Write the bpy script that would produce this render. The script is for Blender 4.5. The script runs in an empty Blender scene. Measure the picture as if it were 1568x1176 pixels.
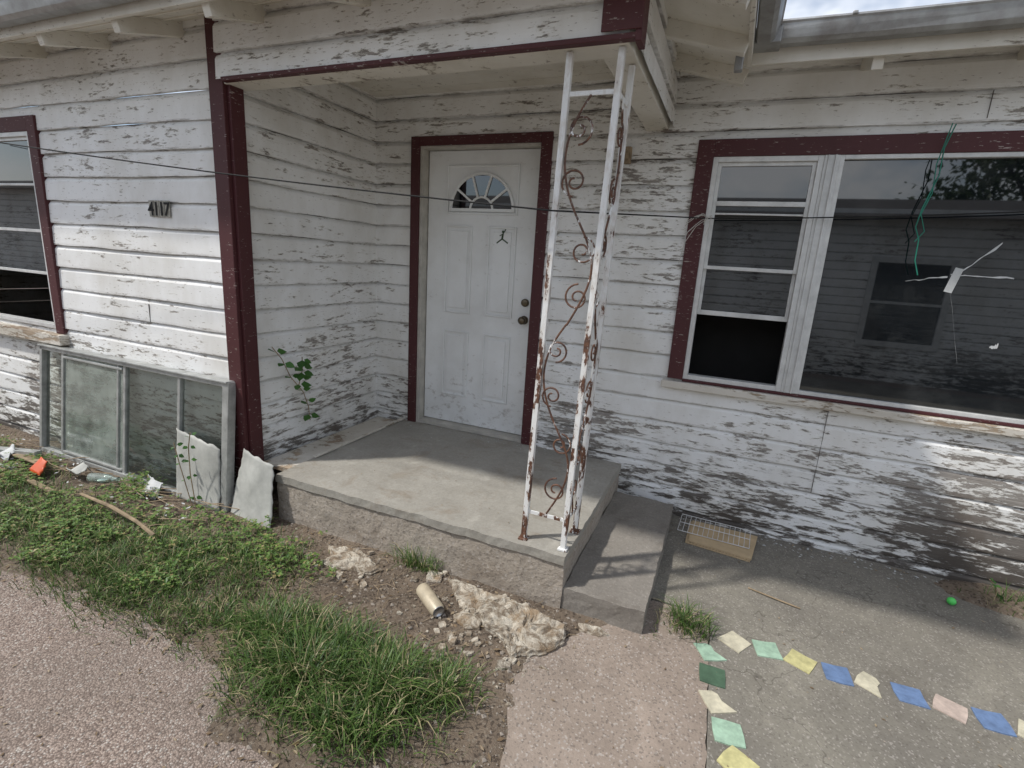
import bpy, bmesh, math, random
import numpy as np
from mathutils import Vector, Matrix, noise as mn
random.seed(7); np.random.seed(7)
S=bpy.context.scene
R=random.uniform
# ------------------------------------------------------------ node helpers
def mk(name):
    m=bpy.data.materials.new(name); m.use_nodes=True
    nt=m.node_tree; b=nt.nodes['Principled BSDF']
    return m,nt,b
def N(nt,t,ins=None,**props):
    n=nt.nodes.new(t)
    for k,v in props.items(): setattr(n,k,v)
    for k,v in (ins or {}).items():
        if isinstance(v,bpy.types.NodeSocket): nt.links.new(v,n.inputs[k])
        else: n.inputs[k].default_value=v
    return n
def L(nt,a,b): nt.links.new(a,b)
def coord(nt): return N(nt,'ShaderNodeTexCoord').outputs['Object']
def mp(nt,v,sc,loc=(0,0,0)): return N(nt,'ShaderNodeMapping',{'Vector':v,'Scale':sc,'Location':loc}).outputs[0]
def noi(nt,v,s,d=4,r=.6,dist=0.): return N(nt,'ShaderNodeTexNoise',{'Vector':v,'Scale':s,'Detail':d,'Roughness':r,'Distortion':dist}).outputs['Fac']
def m2(nt,op,a,b=0.,c=None,clamp=False):
    n=N(nt,'ShaderNodeMath',{0:a,1:b},operation=op); n.use_clamp=clamp
    if c is not None: n.inputs[2].default_value=c
    return n.outputs[0]
def mr(nt,v,a,b,c=0.,d=1.): return N(nt,'ShaderNodeMapRange',{'Value':v,'From Min':a,'From Max':b,'To Min':c,'To Max':d}).outputs[0]
def C(c): return (c[0],c[1],c[2],1.) if len(c)==3 else c
def mix(nt,f,a,b,blend='MIX'):
    n=nt.nodes.new('ShaderNodeMix'); n.data_type='RGBA'; n.blend_type=blend
    for i,v in ((0,f),(6,a),(7,b)):
        if isinstance(v,bpy.types.NodeSocket): nt.links.new(v,n.inputs[i])
        else: n.inputs[i].default_value = v if i==0 else C(v)
    return n.outputs[2]
def bump(nt,b,h,st=.5,dist=.01):
    n=N(nt,'ShaderNodeBump',{'Height':h,'Strength':st,'Distance':dist}); L(nt,n.outputs[0],b.inputs['Normal'])
def zof(nt,v): return N(nt,'ShaderNodeSeparateXYZ',{0:v}).outputs
def setp(b,**k):
    for a,v in k.items(): b.inputs[a.replace('_',' ')].default_value=v
EXP=.142; ZREF=2.49
# ------------------------------------------------------------ materials
def peel_mat(name,paint,wood,thr,low=.10,rows=True,rot=False):
    m,nt,b=mk(name); co=coord(nt); xyz=zof(nt,co)
    if rows:
        r=m2(nt,'FLOOR',m2(nt,'DIVIDE',m2(nt,'SUBTRACT',ZREF,xyz[2]),EXP))
        off=m2(nt,'MULTIPLY',r,3.71)
        comb=N(nt,'ShaderNodeCombineXYZ',{0:off,1:0.,2:off}).outputs[0]
        v=N(nt,'ShaderNodeVectorMath',{0:co,1:comb},operation='ADD').outputs[0]
        rnd=N(nt,'ShaderNodeTexWhiteNoise',{'W':r},noise_dimensions='1D').outputs['Value']
        fr=m2(nt,'FRACT',m2(nt,'DIVIDE',m2(nt,'SUBTRACT',ZREF,xyz[2]),EXP))
    else: v=co; rnd=None
    n1=noi(nt,mp(nt,v,(6.,6.,30)),1.,7,.72,.25)
    n2=noi(nt,co,.95,2,.5)
    fl=noi(nt,mp(nt,v,(24,24,100)),1.,4,.72)
    t=m2(nt,'ADD',n1,mr(nt,n2,.32,.68,-.085,.075))
    t=m2(nt,'ADD',t,mr(nt,xyz[2],.1,1.05,low,0.))
    if rnd: t=m2(nt,'ADD',t,mr(nt,rnd,0,1,-.03,.03))
    t=m2(nt,'ADD',t,mr(nt,fl,.35,.75,-.07,.08))
    wm=mr(nt,t,thr,thr+.02); om=mr(nt,t,thr-.05,thr-.01)
    fm=mr(nt,m2(nt,'ADD',fl,mr(nt,n2,.3,.7,-.04,.06)),.635,.67)
    grain=noi(nt,mp(nt,v,(3,3,160)),1.,3,.7)
    wc=mix(nt,mr(nt,grain,.3,.7),(wood[0]*.5,wood[1]*.48,wood[2]*.46),(wood[0]*1.5,wood[1]*1.48,wood[2]*1.46))
    d=noi(nt,mp(nt,co,(1.5,1.5,.8)),1.6,5,.65)
    wc=mix(nt,mr(nt,d,.50,.68),wc,(wood[0]*.58,wood[1]*.50,wood[2]*.44))
    pc=mix(nt,mr(nt,d,.40,.70),paint,(paint[0]*.80,paint[1]*.78,paint[2]*.74))
    old=(paint[0]*.74,paint[1]*.71,paint[2]*.66)
    col=mix(nt,om,pc,old)
    col=mix(nt,m2(nt,'MULTIPLY',fm,.7),col,wc); col=mix(nt,m2(nt,'MULTIPLY',wm,.92),col,wc)
    if rows:
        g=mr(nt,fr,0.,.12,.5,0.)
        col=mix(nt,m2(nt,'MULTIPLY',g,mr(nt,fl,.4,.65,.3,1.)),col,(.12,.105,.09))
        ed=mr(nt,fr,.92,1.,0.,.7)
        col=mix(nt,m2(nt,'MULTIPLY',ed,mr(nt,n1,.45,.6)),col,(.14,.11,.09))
        rt=m2(nt,'MULTIPLY',mr(nt,xyz[2],.12,.58,1.,0.),mr(nt,m2(nt,'ADD',n1,mr(nt,n2,.3,.7,-.1,.1)),.46,.56))
        col=mix(nt,m2(nt,'MULTIPLY',rt,.85),col,(.055,.045,.036))
    L(nt,col,b.inputs['Base Color']); setp(b,Roughness=.62)
    bump(nt,b,m2(nt,'SUBTRACT',m2(nt,'MULTIPLY',grain,.25),wm),.7,.004)
    return m
M={}
M['siding']=peel_mat('peeling_white_siding',(.84,.84,.825),(.27,.25,.23),.612,.115)
M['soffit']=peel_mat('peeling_soffit',(.72,.69,.62),(.27,.23,.19),.68,0.,False)
M['sill']=peel_mat('weathered_sill',(.66,.62,.55),(.36,.28,.20),.55,0,False)
M['red']=peel_mat('maroon_trim',(.072,.015,.017),(.42,.38,.35),.72,.06,False)
def plain(name,col,rough=.5,metal=0.,var=.15,sc=8,bmp=0.,col2=None):
    m,nt,b=mk(name); co=coord(nt); n=noi(nt,co,sc,5,.65)
    c2=col2 or tuple(c*(1-var*2) for c in col)
    L(nt,mix(nt,mr(nt,n,.35,.68),col,c2),b.inputs['Base Color'])
    setp(b,Roughness=rough,Metallic=metal)
    if bmp: bump(nt,b,noi(nt,co,sc*8,3),bmp,.004)
    return m
M['alum']=plain('white_aluminium',(.70,.70,.68),.4,.1,.12,12)
M['alumg']=plain('grey_aluminium',(.52,.53,.51),.42,.4,.2,14)
M['galv']=plain('galvanised_gutter',(.42,.43,.43),.45,.4,.22,7,0,(.24,.23,.22))
M['jamb']=plain('door_jamb',(.55,.52,.46),.6,0,.15,10)
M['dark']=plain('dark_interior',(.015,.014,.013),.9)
M['gap']=plain('board_gap',(.16,.145,.13),.9)
M['wire']=plain('black_cable',(.012,.012,.012),.8)
M['rope']=plain('white_rope',(.65,.63,.58),.8)
M['green']=plain('green_cord',(.015,.22,.15),.6)
M['knob']=plain('tarnished_brass',(.16,.13,.09),.35,.8)
M['shingle']=plain('roof_shingle',(.10,.09,.085),.9,0,.3,20,.4)
M['plywood']=plain('plywood',(.60,.45,.27),.7,0,.12,9)
M['rackw']=plain('white_wire',(.75,.75,.73),.4)
M['plastic']=plain('orange_plastic',(.75,.12,.03),.4)
M['neon']=plain('neon_green',(.12,.75,.15),.4)
M['stick']=plain('dry_wood',(.36,.27,.17),.8,0,.25,15)
M['sheet']=plain('grey_sheet',(.52,.52,.48),.8,0,.2,5,.3)
M['plaque']=plain('number_plaque',(.42,.40,.34),.5,0,.3,40)
M['can']=plain('tan_can',(.55,.47,.34),.45,.1,.1,30)
M['tin']=plain('tin',(.6,.6,.6),.3,.9,.1,30)
M['sticker']=plain('green_sticker',(.03,.06,.015),.4)
M['tape']=plain('white_tape',(.62,.63,.62),.6)
m,nt,b=mk('white_door_paint'); co=coord(nt); z=zof(nt,co)[2]
col=mix(nt,mr(nt,noi(nt,co,3,5),.4,.7),(.83,.84,.83),(.72,.72,.70))
g=m2(nt,'ADD',noi(nt,mp(nt,co,(14,14,20)),1.,6,.75),mr(nt,z,.35,1.0,.10,0.))
col=mix(nt,mr(nt,g,.62,.74,0,.7),col,(.36,.33,.29))
L(nt,col,b.inputs['Base Color']); setp(b,Roughness=.42); M['white']=m
def glass(name,tint,dust):
    m,nt,b=mk(name); out=nt.nodes['Material Output']
    co=coord(nt)
    tr=N(nt,'ShaderNodeBsdfTransparent',{'Color':C(tint)}).outputs[0]
    gl=N(nt,'ShaderNodeBsdfGlossy',{'Color':(1,1,1,1),'Roughness':.03}).outputs[0]
    df=N(nt,'ShaderNodeBsdfDiffuse',{'Color':(.50,.56,.50,1)}).outputs[0]
    f=N(nt,'ShaderNodeFresnel',{'IOR':1.55}).outputs[0]
    a=N(nt,'ShaderNodeMixShader',{0:mr(nt,noi(nt,co,6,4),.3,.75,dust*.4,dust*1.5),1:tr,2:df}).outputs[0]
    s=N(nt,'ShaderNodeMixShader',{0:f,1:a,2:gl}).outputs[0]
    L(nt,s,out.inputs[0]); return m
M['pane']=glass('clear_glass',(.86,.92,.88),.08)
M['dusty']=glass('dusty_glass',(.78,.90,.82),.42)
m,nt,b=mk('dark_window_glass'); co=coord(nt)
n=noi(nt,co,5,6,.7)
L(nt,mix(nt,mr(nt,n,.5,.75),(.006,.008,.010),(.03,.032,.033)),b.inputs['Base Color'])
setp(b,Roughness=.02,IOR=1.95); M['glass']=m
def iron(name,t0,dz):
    m,nt,b=mk(name); co=coord(nt); z=zof(nt,co)[2]
    n=noi(nt,mp(nt,co,(26,26,9)),1,6,.7); t=m2(nt,'ADD',n,mr(nt,z,.3,2.4,dz,-dz))
    k=mr(nt,t,t0,t0+.025)
    rc=mix(nt,mr(nt,noi(nt,co,40,3),.35,.65),(.06,.028,.02),(.17,.08,.045))
    wc=mix(nt,mr(nt,n,.45,.6),(.78,.78,.76),(.62,.58,.53))
    L(nt,mix(nt,k,wc,rc),b.inputs['Base Color']); setp(b,Roughness=.55); bump(nt,b,t,.3,.004); return m
M['iron']=iron('rusty_white_iron',.57,.09); M['scroll']=iron('rusted_scroll_iron',.40,.03)
def conc(name,c1,c2,agg=120,crack=.0,stain=(.2,.17,.14),spk=.15,bst=.3):
    m,nt,b=mk(name); co=coord(nt)
    n=noi(nt,co,1.7,6,.65); f=noi(nt,co,75,3,.7)
    col=mix(nt,mr(nt,n,.35,.66),c1,c2)
    col=mix(nt,mr(nt,f,.3,.7,0,.35),col,(c2[0]*.6,c2[1]*.58,c2[2]*.55))
    s2=noi(nt,co,3.6,6,.72,.6)
    col=mix(nt,mr(nt,s2,.54,.70,0,.7),col,stain)
    col=mix(nt,mr(nt,s2,.30,.43,.45,0.),col,(min(1,c1[0]*1.3),min(1,c1[1]*1.3),min(1,c1[2]*1.3)))
    vo=N(nt,'ShaderNodeTexVoronoi',{'Vector':co,'Scale':float(agg)})
    cs=N(nt,'ShaderNodeSeparateColor',{0:vo.outputs['Color']}).outputs
    col=mix(nt,mr(nt,cs[0],.86,.9,0,spk),col,(.09,.075,.065))
    col=mix(nt,mr(nt,cs[1],.9,.93,0,spk),col,(.5,.46,.42))
    h=m2(nt,'ADD',m2(nt,'MULTIPLY',f,.9),m2(nt,'MULTIPLY',vo.outputs['Distance'],.3))
    if crack:
        dv=N(nt,'ShaderNodeVectorMath',{0:co,1:N(nt,'ShaderNodeTexNoise',{'Vector':co,'Scale':3.,'Detail':4.}).outputs['Color']},operation='ADD').outputs[0]
        cv=N(nt,'ShaderNodeTexVoronoi',{'Vector':dv,'Scale':crack},feature='DISTANCE_TO_EDGE').outputs['Distance']
        ck=mr(nt,cv,.0,.005,1.,0.)
        col=mix(nt,m2(nt,'MULTIPLY',ck,.6),col,(.06,.05,.04))
    L(nt,col,b.inputs['Base Color']); setp(b,Roughness=.9); bump(nt,b,h,bst,.004); return m
M['porch']=conc('porch_concrete',(.40,.38,.335),(.31,.29,.25),150,0,(.22,.175,.125),.08,.2)
M['porchf']=conc('porch_concrete_rough',(.45,.395,.33),(.33,.285,.235),90,0,(.22,.175,.13),.35,.8)
M['step']=conc('step_concrete',(.30,.275,.24),(.21,.19,.165),150,0,(.13,.11,.09),.15,.25)
M['slabA']=conc('path_concrete',(.35,.285,.235),(.26,.21,.17),150,0,(.17,.135,.11),.45,.6)
M['slabB']=conc('patio_concrete',(.265,.245,.20),(.18,.165,.14),170,.8,(.11,.097,.08),.35,.5)
m,nt,b=mk('worn_aggregate_asphalt'); co=coord(nt)
vo=N(nt,'ShaderNodeTexVoronoi',{'Vector':co,'Scale':165.}); cs=N(nt,'ShaderNodeSeparateColor',{0:vo.outputs['Color']}).outputs
col=mix(nt,cs[0],(.18,.130,.105),(.42,.335,.28))
col=mix(nt,mr(nt,cs[1],.88,.92),col,(.50,.45,.40))
col=mix(nt,mr(nt,vo.outputs['Distance'],.45,.8,0,.7),col,(.09,.068,.055))
col=mix(nt,mr(nt,noi(nt,co,1.6,6,.7),.4,.65,0,.45),col,(.17,.14,.115))
L(nt,col,b.inputs['Base Color']); setp(b,Roughness=.9); bump(nt,b,m2(nt,'SUBTRACT',1.,vo.outputs['Distance']),.8,.005); M['asphalt']=m
m,nt,b=mk('soil'); co=coord(nt)
col=mix(nt,mr(nt,noi(nt,co,2.5,6,.7),.35,.65),(.13,.097,.07),(.28,.215,.155))
vo=N(nt,'ShaderNodeTexVoronoi',{'Vector':co,'Scale':110.}); cs=N(nt,'ShaderNodeSeparateColor',{0:vo.outputs['Color']}).outputs
col=mix(nt,mr(nt,cs[0],.8,.9,0,.6),col,(.32,.27,.21))
col=mix(nt,mr(nt,cs[1],.8,.85,0,.7),col,(.06,.042,.03))
L(nt,col,b.inputs['Base Color']); setp(b,Roughness=.95); bump(nt,b,noi(nt,co,40,6,.8),1.,.02); M['soil']=m
m,nt,b=mk('flaking_concrete_chunk'); co=coord(nt)
n=noi(nt,co,16,7,.75,.6)
col=mix(nt,mr(nt,n,.42,.58),(.60,.545,.45),(.22,.17,.12)); col=mix(nt,mr(nt,noi(nt,co,6,5,.7),.50,.62,0,.75),col,(.30,.20,.11))
L(nt,col,b.inputs['Base Color']); setp(b,Roughness=.9); bump(nt,b,n,1.,.02); M['stone']=m
M['pebble']=plain('pebble_stone',(.36,.31,.26),.9,0,.25,60)
def leafm(name,c1,c2,c3=None):
    m,nt,b=mk(name); g=N(nt,'ShaderNodeNewGeometry').outputs['Random Per Island']
    col=mix(nt,g,c1,c2)
    if c3: col=mix(nt,mr(nt,m2(nt,'FRACT',m2(nt,'MULTIPLY',g,17.3)),.82,.86),col,c3)
    L(nt,col,b.inputs['Base Color']); setp(b,Roughness=.5)
    out=nt.nodes['Material Output']; tl=N(nt,'ShaderNodeBsdfTranslucent',{'Color':col}).outputs[0]
    s=N(nt,'ShaderNodeMixShader',{0:.25,1:b.outputs[0],2:tl}).outputs[0]; L(nt,s,out.inputs[0]); return m
M['grass']=leafm('grass_blades',(.035,.080,.016),(.13,.215,.048),(.42,.36,.20))
M['weed']=leafm('weed_leaves',(.06,.135,.025),(.20,.31,.07),(.33,.28,.12))
M['vine']=leafm('vine_leaves',(.03,.10,.015),(.08,.20,.04))
M['tree']=leafm('tree_leaves',(.03,.06,.015),(.07,.11,.03))
M['litter']=leafm('dry_litter',(.16,.10,.05),(.42,.33,.22))
M['bark']=plain('bark',(.12,.09,.065),.9,0,.2,12,.5)
# ------------------------------------------------------------ mesh builder
class MB:
    def __init__(s): s.v=[];s.f=[];s.m=[]
    def q(s,pts,mi=0):
        i=len(s.v); s.v+= [tuple(p) for p in pts]; s.f.append(tuple(range(i,i+len(pts)))); s.m.append(mi)
    def box(s,x0,x1,y0,y1,z0,z1,mi=0):
        i=len(s.v)
        s.v+=[(x0,y0,z0),(x1,y0,z0),(x1,y1,z0),(x0,y1,z0),(x0,y0,z1),(x1,y0,z1),(x1,y1,z1),(x0,y1,z1)]
        for f in ((0,3,2,1),(4,5,6,7),(0,1,5,4),(1,2,6,5),(2,3,7,6),(3,0,4,7)):
            s.f.append(tuple(i+k for k in f)); s.m.append(mi)
    def beam(s,a,b,w,d,mi=0,up=(0,1,0)):
        a=Vector(a);b=Vector(b);t=(b-a).normalized();u=Vector(up)
        sd=t.cross(u)
        if sd.length<1e-4: sd=t.cross(Vector((1,0,0)))
        sd.normalize();u=sd.cross(t).normalized()
        i=len(s.v)
        for p in (a,b):
            for x,y in ((-1,-1),(1,-1),(1,1),(-1,1)): s.v.append(tuple(p+sd*x*w/2+u*y*d/2))
        for f in ((0,3,2,1),(4,5,6,7),(0,1,5,4),(1,2,6,5),(2,3,7,6),(3,0,4,7)):
            s.f.append(tuple(i+k for k in f)); s.m.append(mi)
    def tube(s,pts,r,n=6,mi=0):
        pts=[Vector(p) for p in pts]; i0=len(s.v); pu=None
        for k,p in enumerate(pts):
            t=(pts[min(k+1,len(pts)-1)]-pts[max(k-1,0)]).normalized()
            if pu is None:
                pu=t.cross(Vector((0,0,1)))
                if pu.length<.1: pu=t.cross(Vector((0,1,0)))
            pu=(pu-t*pu.dot(t)).normalized(); w=t.cross(pu)
            rr=r[k] if isinstance(r,(list,tuple)) else r
            for j in range(n):
                a=2*math.pi*j/n; s.v.append(tuple(p+(pu*math.cos(a)+w*math.sin(a))*rr))
        for k in range(len(pts)-1):
            for j in range(n):
                a=i0+k*n+j;b=i0+k*n+(j+1)%n; s.f.append((a,b,b+n,a+n)); s.m.append(mi)
        s.f.append(tuple(i0+j for j in range(n))[::-1]); s.m.append(mi)
        s.f.append(tuple(i0+(len(pts)-1)*n+j for j in range(n))); s.m.append(mi)
    def frame(s,x0,x1,z0,z1,y0,y1,w,mi=0,wb=None):
        wb=w if wb is None else wb
        s.box(x0,x0+w,y0,y1,z0,z1,mi); s.box(x1-w,x1,y0,y1,z0,z1,mi)
        s.box(x0+w,x1-w,y0,y1,z1-w,z1,mi); s.box(x0+w,x1-w,y0,y1,z0,z0+wb,mi)
    def lathe(s,prof,a,ax,n=24,mi=0,ms=None):
        a=Vector(a);ax=Vector(ax).normalized();u=ax.cross(Vector((0,0,1)))
        if u.length<.1:u=Vector((1,0,0))
        u.normalize();w=ax.cross(u);i0=len(s.v)
        for r,h in prof:
            for j in range(n):
                t=2*math.pi*j/n; s.v.append(tuple(a+ax*h+(u*math.cos(t)+w*math.sin(t))*r))
        for k in range(len(prof)-1):
            for j in range(n):
                p=i0+k*n+j;q=i0+k*n+(j+1)%n; s.f.append((p,q,q+n,p+n)); s.m.append(ms[k] if ms else mi)
    def obj(s,name,mats,parent=None,bevel=0,smooth=False,weld=False):
        me=bpy.data.meshes.new(name); me.from_pydata(s.v,[],s.f); me.update()
        for k in mats: me.materials.append(M[k])
        me.polygons.foreach_set('material_index',s.m)
        if weld:
            bm=bmesh.new(); bm.from_mesh(me); bmesh.ops.remove_doubles(bm,verts=bm.verts,dist=.0002); bm.to_mesh(me); bm.free()
        if smooth: me.polygons.foreach_set('use_smooth',[True]*len(me.polygons))
        o=bpy.data.objects.new(name,me); S.collection.objects.link(o)
        if parent: o.parent=parent
        if bevel:
            md=o.modifiers.new('b','BEVEL'); md.width=bevel; md.segments=2; md.limit_method='ANGLE'
        return o
def empty(name):
    e=bpy.data.objects.new(name,None); S.collection.objects.link(e); return e
PROF=[(0,.020),(.10,.0205),(.80,.017),(.88,.011),(.95,.004),(1.0,.001)]
def siding(mb,axis,c,out,t0,t1,z0,z1,holes=(),mi=0,step=.3,seed=0):
    def P(t,o,z,k):
        j=.0024*math.sin(t*3.1+k*2.3+seed)+.0014*math.sin(7.7*t+k*5.1+seed)
        if abs(z-(ZREF-k*EXP))<1e-6: z+=.0028*math.sin(t*4.3+k*1.7)+.0016*math.sin(t*13.+k)
        o=o+j
        return (t,c+out*o,z) if axis=='x' else (c+out*o,t,z)
    k=-6
    while True:
        zb=ZREF-k*EXP; zt=zb+EXP
        if zt<=z0: break
        if zb<z1:
            zs=[(zb+f*EXP) for f,_ in PROF]; hs=[z for h in holes for z in h[2:4] if zb<z<zt]
            za=sorted(set([z for z in zs+hs+[z0,z1] if z0-1e-9<=z<=z1+1e-9 and zb-1e-9<=z<=zt+1e-9]))
            def off(z):
                f=(z-zb)/EXP
                return float(np.interp(f,[p[0] for p in PROF],[p[1] for p in PROF]))
            for a,b in zip(za[:-1],za[1:]):
                if b-a<1e-6: continue
                mid=(a+b)/2; iv=[(t0,t1)]
                for h in holes:
                    if h[2]<mid<h[3]:
                        nv=[]
                        for p,q in iv:
                            if h[1]<=p or h[0]>=q: nv.append((p,q)); continue
                            if h[0]>p: nv.append((p,h[0]))
                            if h[1]<q: nv.append((h[1],q))
                        iv=nv
                for p,q in iv:
                    n=max(1,int((q-p)/step))
                    for i in range(n):
                        u=p+(q-p)*i/n; w=p+(q-p)*(i+1)/n
                        pts=[P(u,off(a),a,k),P(w,off(a),a,k),P(w,off(b),b,k),P(u,off(b),b,k)]
                        mb.q(pts if (axis=='x')==(out<0) else pts[::-1],mi)
                        if abs(a-zb)<1e-6:
                            mb.q([P(u,.0,a,k),P(w,.0,a,k),P(w,off(a),a,k),P(u,off(a),a,k)],mi)
        k+=1
# ------------------------------------------------------------ dims
YR=3.28; YL=2.07; XI=-2.53; XB=-.46; YB=2.03; PZ=.30
house=empty('white_siding_house')
w=MB()
DX0,DX1,DZ1=-2.135,-1.235,2.315
WX0,WX1,WZ0,WZ1=-.20,2.75,.935,2.21
siding(w,'x',YR,-1,XI,5.5,0,2.72,[(DX0,DX1,-1,DZ1),(WX0,WX1,WZ0,WZ1)],step=.12)
LX0,LX1,LZ0,LZ1=-5.25,-4.31,.92,2.2
siding(w,'x',YL,-1,-7.5,XI,.02,2.70,[(LX0,LX1,LZ0,LZ1)],seed=3,step=.12)
siding(w,'y',XI,1,YL,YR,.2,2.70,seed=5,step=.12)
siding(w,'x',YB,-1,XI,XB,2.37,2.74,seed=2)
siding(w,'y',XB,1,YB,YR,2.37,2.85,seed=1)
siding(w,'y',5.5,1,YR,9.6,0,2.75,step=2); siding(w,'y',-7.5,-1,YL,9.6,0,2.75,step=2)
siding(w,'x',9.6,1,-7.5,5.5,0,2.75,step=3)
w.obj('walls',['siding'],house)
w=MB()
for x,z0,z1,y in ((.60,.36,.86,YR),(.98,2.36,2.48,YR),(-3.3,1.07,1.18,YL),(-.75,1.2,1.33,YR),(1.62,.22,.36,YR)):
    w.box(x,x+.0025,y-.0225,y-.015,z0,z1)
w.obj('board_joint',['gap'],house)
w=MB()
w.box(XI+.02,XB-.003,YB+.004,YB+.13,2.355,2.72); w.box(XB-.13,XB-.004,YB+.13,YR-.003,2.357,2.72)
w.obj('porch_beam',['soffit'],house,.004)
w=MB()
n=9
for i in range(n):
    y0=2.16+(YR-2.16)*i/n; y1=2.16+(YR-2.16)*(i+1)/n
    w.box(XI+.01,XB-.13,y0+.002,y1-.002,2.645+R(0,.002),2.66)
w.obj('porch_ceiling',['soffit'],house,.002)
w=MB()
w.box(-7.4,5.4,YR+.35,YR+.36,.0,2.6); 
w.obj('dark_room_backing',['dark'],house)  # near-black sheet behind the openings; the unlit room's darkness is its colour
# roof
w=MB(); P=.3; X0=-.09
def f1(x,y,o): return (x,y,2.57+P*(y-1.72)+o)
def f2(x,y,o): return (x,y,2.57+P*(X0-x)+o)
def fb(x,y,o): return (x,y,2.57+P*(y-2.93)+o)
Yr=6.22
for o,mi in ((.10,0),(.0,1)):
    w.q([f1(-8,1.72,o),f1(X0,1.72,o),f1(X0-4.5,Yr,o),f1(-8,Yr,o)],mi)
    w.q([f2(X0,1.72,o),f2(X0,2.93,o),f2(X0-3.29,Yr,o),f2(X0-4.5,Yr,o)],mi)
    w.q([fb(X0,2.93,o),fb(6,2.93,o),fb(6,Yr,o),fb(X0-3.29,Yr,o)],mi)
o=.10
w.q([f1(-8,Yr,o),f1(X0-4.5,Yr,o),(X0-4.5,10,2.6),(-8,10,2.6)],0)
w.q([f1(X0-4.5,Yr,o),f2(X0-3.29,Yr,o),(X0-3.29,10,2.6),(X0-4.5,10,2.6)],0)
w.q([f2(X0-3.29,Yr,o),fb(6,Yr,o),(6,10,2.6),(X0-3.29,10,2.6)],0)
w.obj('roof',['shingle','soffit'],house)
w=MB()
w.box(-8,X0,1.70,1.72,2.545,2.67); w.box(X0,X0+.02,1.70,2.93,2.545,2.67); w.box(X0+.02,6,2.91,2.93,2.545,2.67)
x=-7.7
while x<-.5:
    w.beam((x,1.73,2.535),(x,YL+.05,2.57+P*(YL+.05-1.72)-.035),.045,.07,up=(0,0,1)); x+=.61
for y in (2.22,2.66,3.05):
    w.beam((X0,y,2.535),(XB-.05,y,2.57+P*(X0-XB+.05)-.035),.045,.07,up=(0,0,1))
x=.45
while x<5.8:
    w.beam((x,2.94,2.535),(x,YR+.05,2.57+P*(.4)-.035),.045,.07,up=(0,0,1)); x+=.61
for k in range(1,3): w.box(-8,-.6,1.72+k*.115,1.728+k*.115,2.57+P*k*.115-.006,2.57+P*k*.115+.004)
w.obj('fascia_and_rafters',['soffit'],house,.003)
def gutter(mb,a,b,out,zt):
    a=Vector(a);b=Vector(b);o=Vector(out);L_=(b-a).length;n=max(1,int(L_/.4))
    sec=[(.004,0),(.004,-.06),(.012,-.078),(.065,-.080),(.082,-.065),(.092,-.035),(.098,-.012),(.104,-.004),(.100,.004),(.092,.0)]
    rows=[]
    for i in range(n+1):
        p=a.lerp(b,i/n); sag=R(-.006,.005)
        rows.append([p+o*(s+R(-.0015,.0015))+Vector((0,0,zt+h+sag)) for s,h in sec])
    for i in range(n):
        for j in range(len(sec)-1): mb.q([rows[i][j],rows[i+1][j],rows[i+1][j+1],rows[i][j+1]])
w=MB()
gutter(w,(-8,1.70,0),(X0+.12,1.70,0),(0,-1,0),2.665)
gutter(w,(X0+.02,1.62,0),(X0+.02,2.86,0),(1,0,0),2.672)
gutter(w,(.0,2.91,0),(6,2.91,0),(0,-1,0),2.682)
o=w.obj('gutter',['galv'],house,weld=True); md=o.modifiers.new('s','SOLIDIFY'); md.thickness=.003
w=MB(); w.box(X0-.045,X0-.01,2.70,2.74,2.46,2.60); w.box(X0+.01,X0+.13,2.80,2.93,2.595,2.66)
x=.3
while x<5.5: w.box(x,x+.02,2.80,2.93,2.676,2.69); x+=.8
w.obj('gutter_bracket',['galv'],house,.004)
w=MB()
w.box(XI-.075,XI+.026,YL-.046,YL-.022,.05,2.70); w.box(XI+.022,XI+.046,YL-.022,YL+.062,.12,2.70)
w.box(XI+.05,XB+.03,YB-.036,YB-.001,2.354,2.374)
w.box(XB-.10,XB+.045,YB-.044,YB-.0365,2.38,2.74); w.box(XB+.022,XB+.045,YB-.0365,YB+.05,2.345,2.82)
w.box(-2.205,-2.135,YR-.034,YR+.0,.30,2.375); w.box(-1.235,-1.16,YR-.034,YR,.30,2.375); w.box(-2.135,-1.235,YR-.033,YR,2.315,2.375)
w.box(-.29,-.20,YR-.036,YR,.93,2.30); w.box(-.20,2.75,YR-.035,YR,2.21,2.30); w.box(2.75,2.84,YR-.036,YR,.93,2.30)
w.box(-.20,2.75,YR-.035,YR,.918,.935)
w.box(LX1,LX1+.09,YL-.036,YL,.89,2.29); w.box(LX0,LX1,YL-.035,YL,2.2,2.29); w.box(LX0-.09,LX0,YL-.036,YL,.89,2.29)
w.obj('maroon_trim',['red'],house,.003)
w=MB()
w.box(-.32,2.87,YR-.06,YR,.872,.916)
w.box(LX0-.12,LX1+.11,YL-.075,YL,.815,.888)
w.obj('window_sill',['sill'],house,.005)
# ---- door
door=MB(); yd=YR+.05
door.box(DX0+.03,DX1-.008,yd,yd+.04,.335,2.295)
dx0=DX0+.03; dx1=DX1-.008; dw=dx1-dx0
def panel(x0,x1,z0,z1,inner=True):
    door.frame(x0,x1,z0,z1,yd-.011,yd-.0002,.014)
    if inner: door.box(x0+.036,x1-.036,yd-.009,yd-.0002,z0+.036,z1-.036)
for (a,b) in ((.18,.43),(.57,.82)):
    panel(dx0+a*dw,dx0+b*dw,1.18,1.80); panel(dx0+a*dw,dx0+b*dw,.55,1.05)
panel(dx0+.18*dw,dx0+.82*dw,1.875,2.20,False)
door.obj('door',['white'],house,.004)
w=MB()
cx=dx0+.5*dw; cz=1.905; rx,rz=.24,.24
def arc(r,zr,n=24): return [(cx+r*math.cos(math.pi*i/n),yd-.009,cz+zr*math.sin(math.pi*i/n)) for i in range(n+1)]
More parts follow.
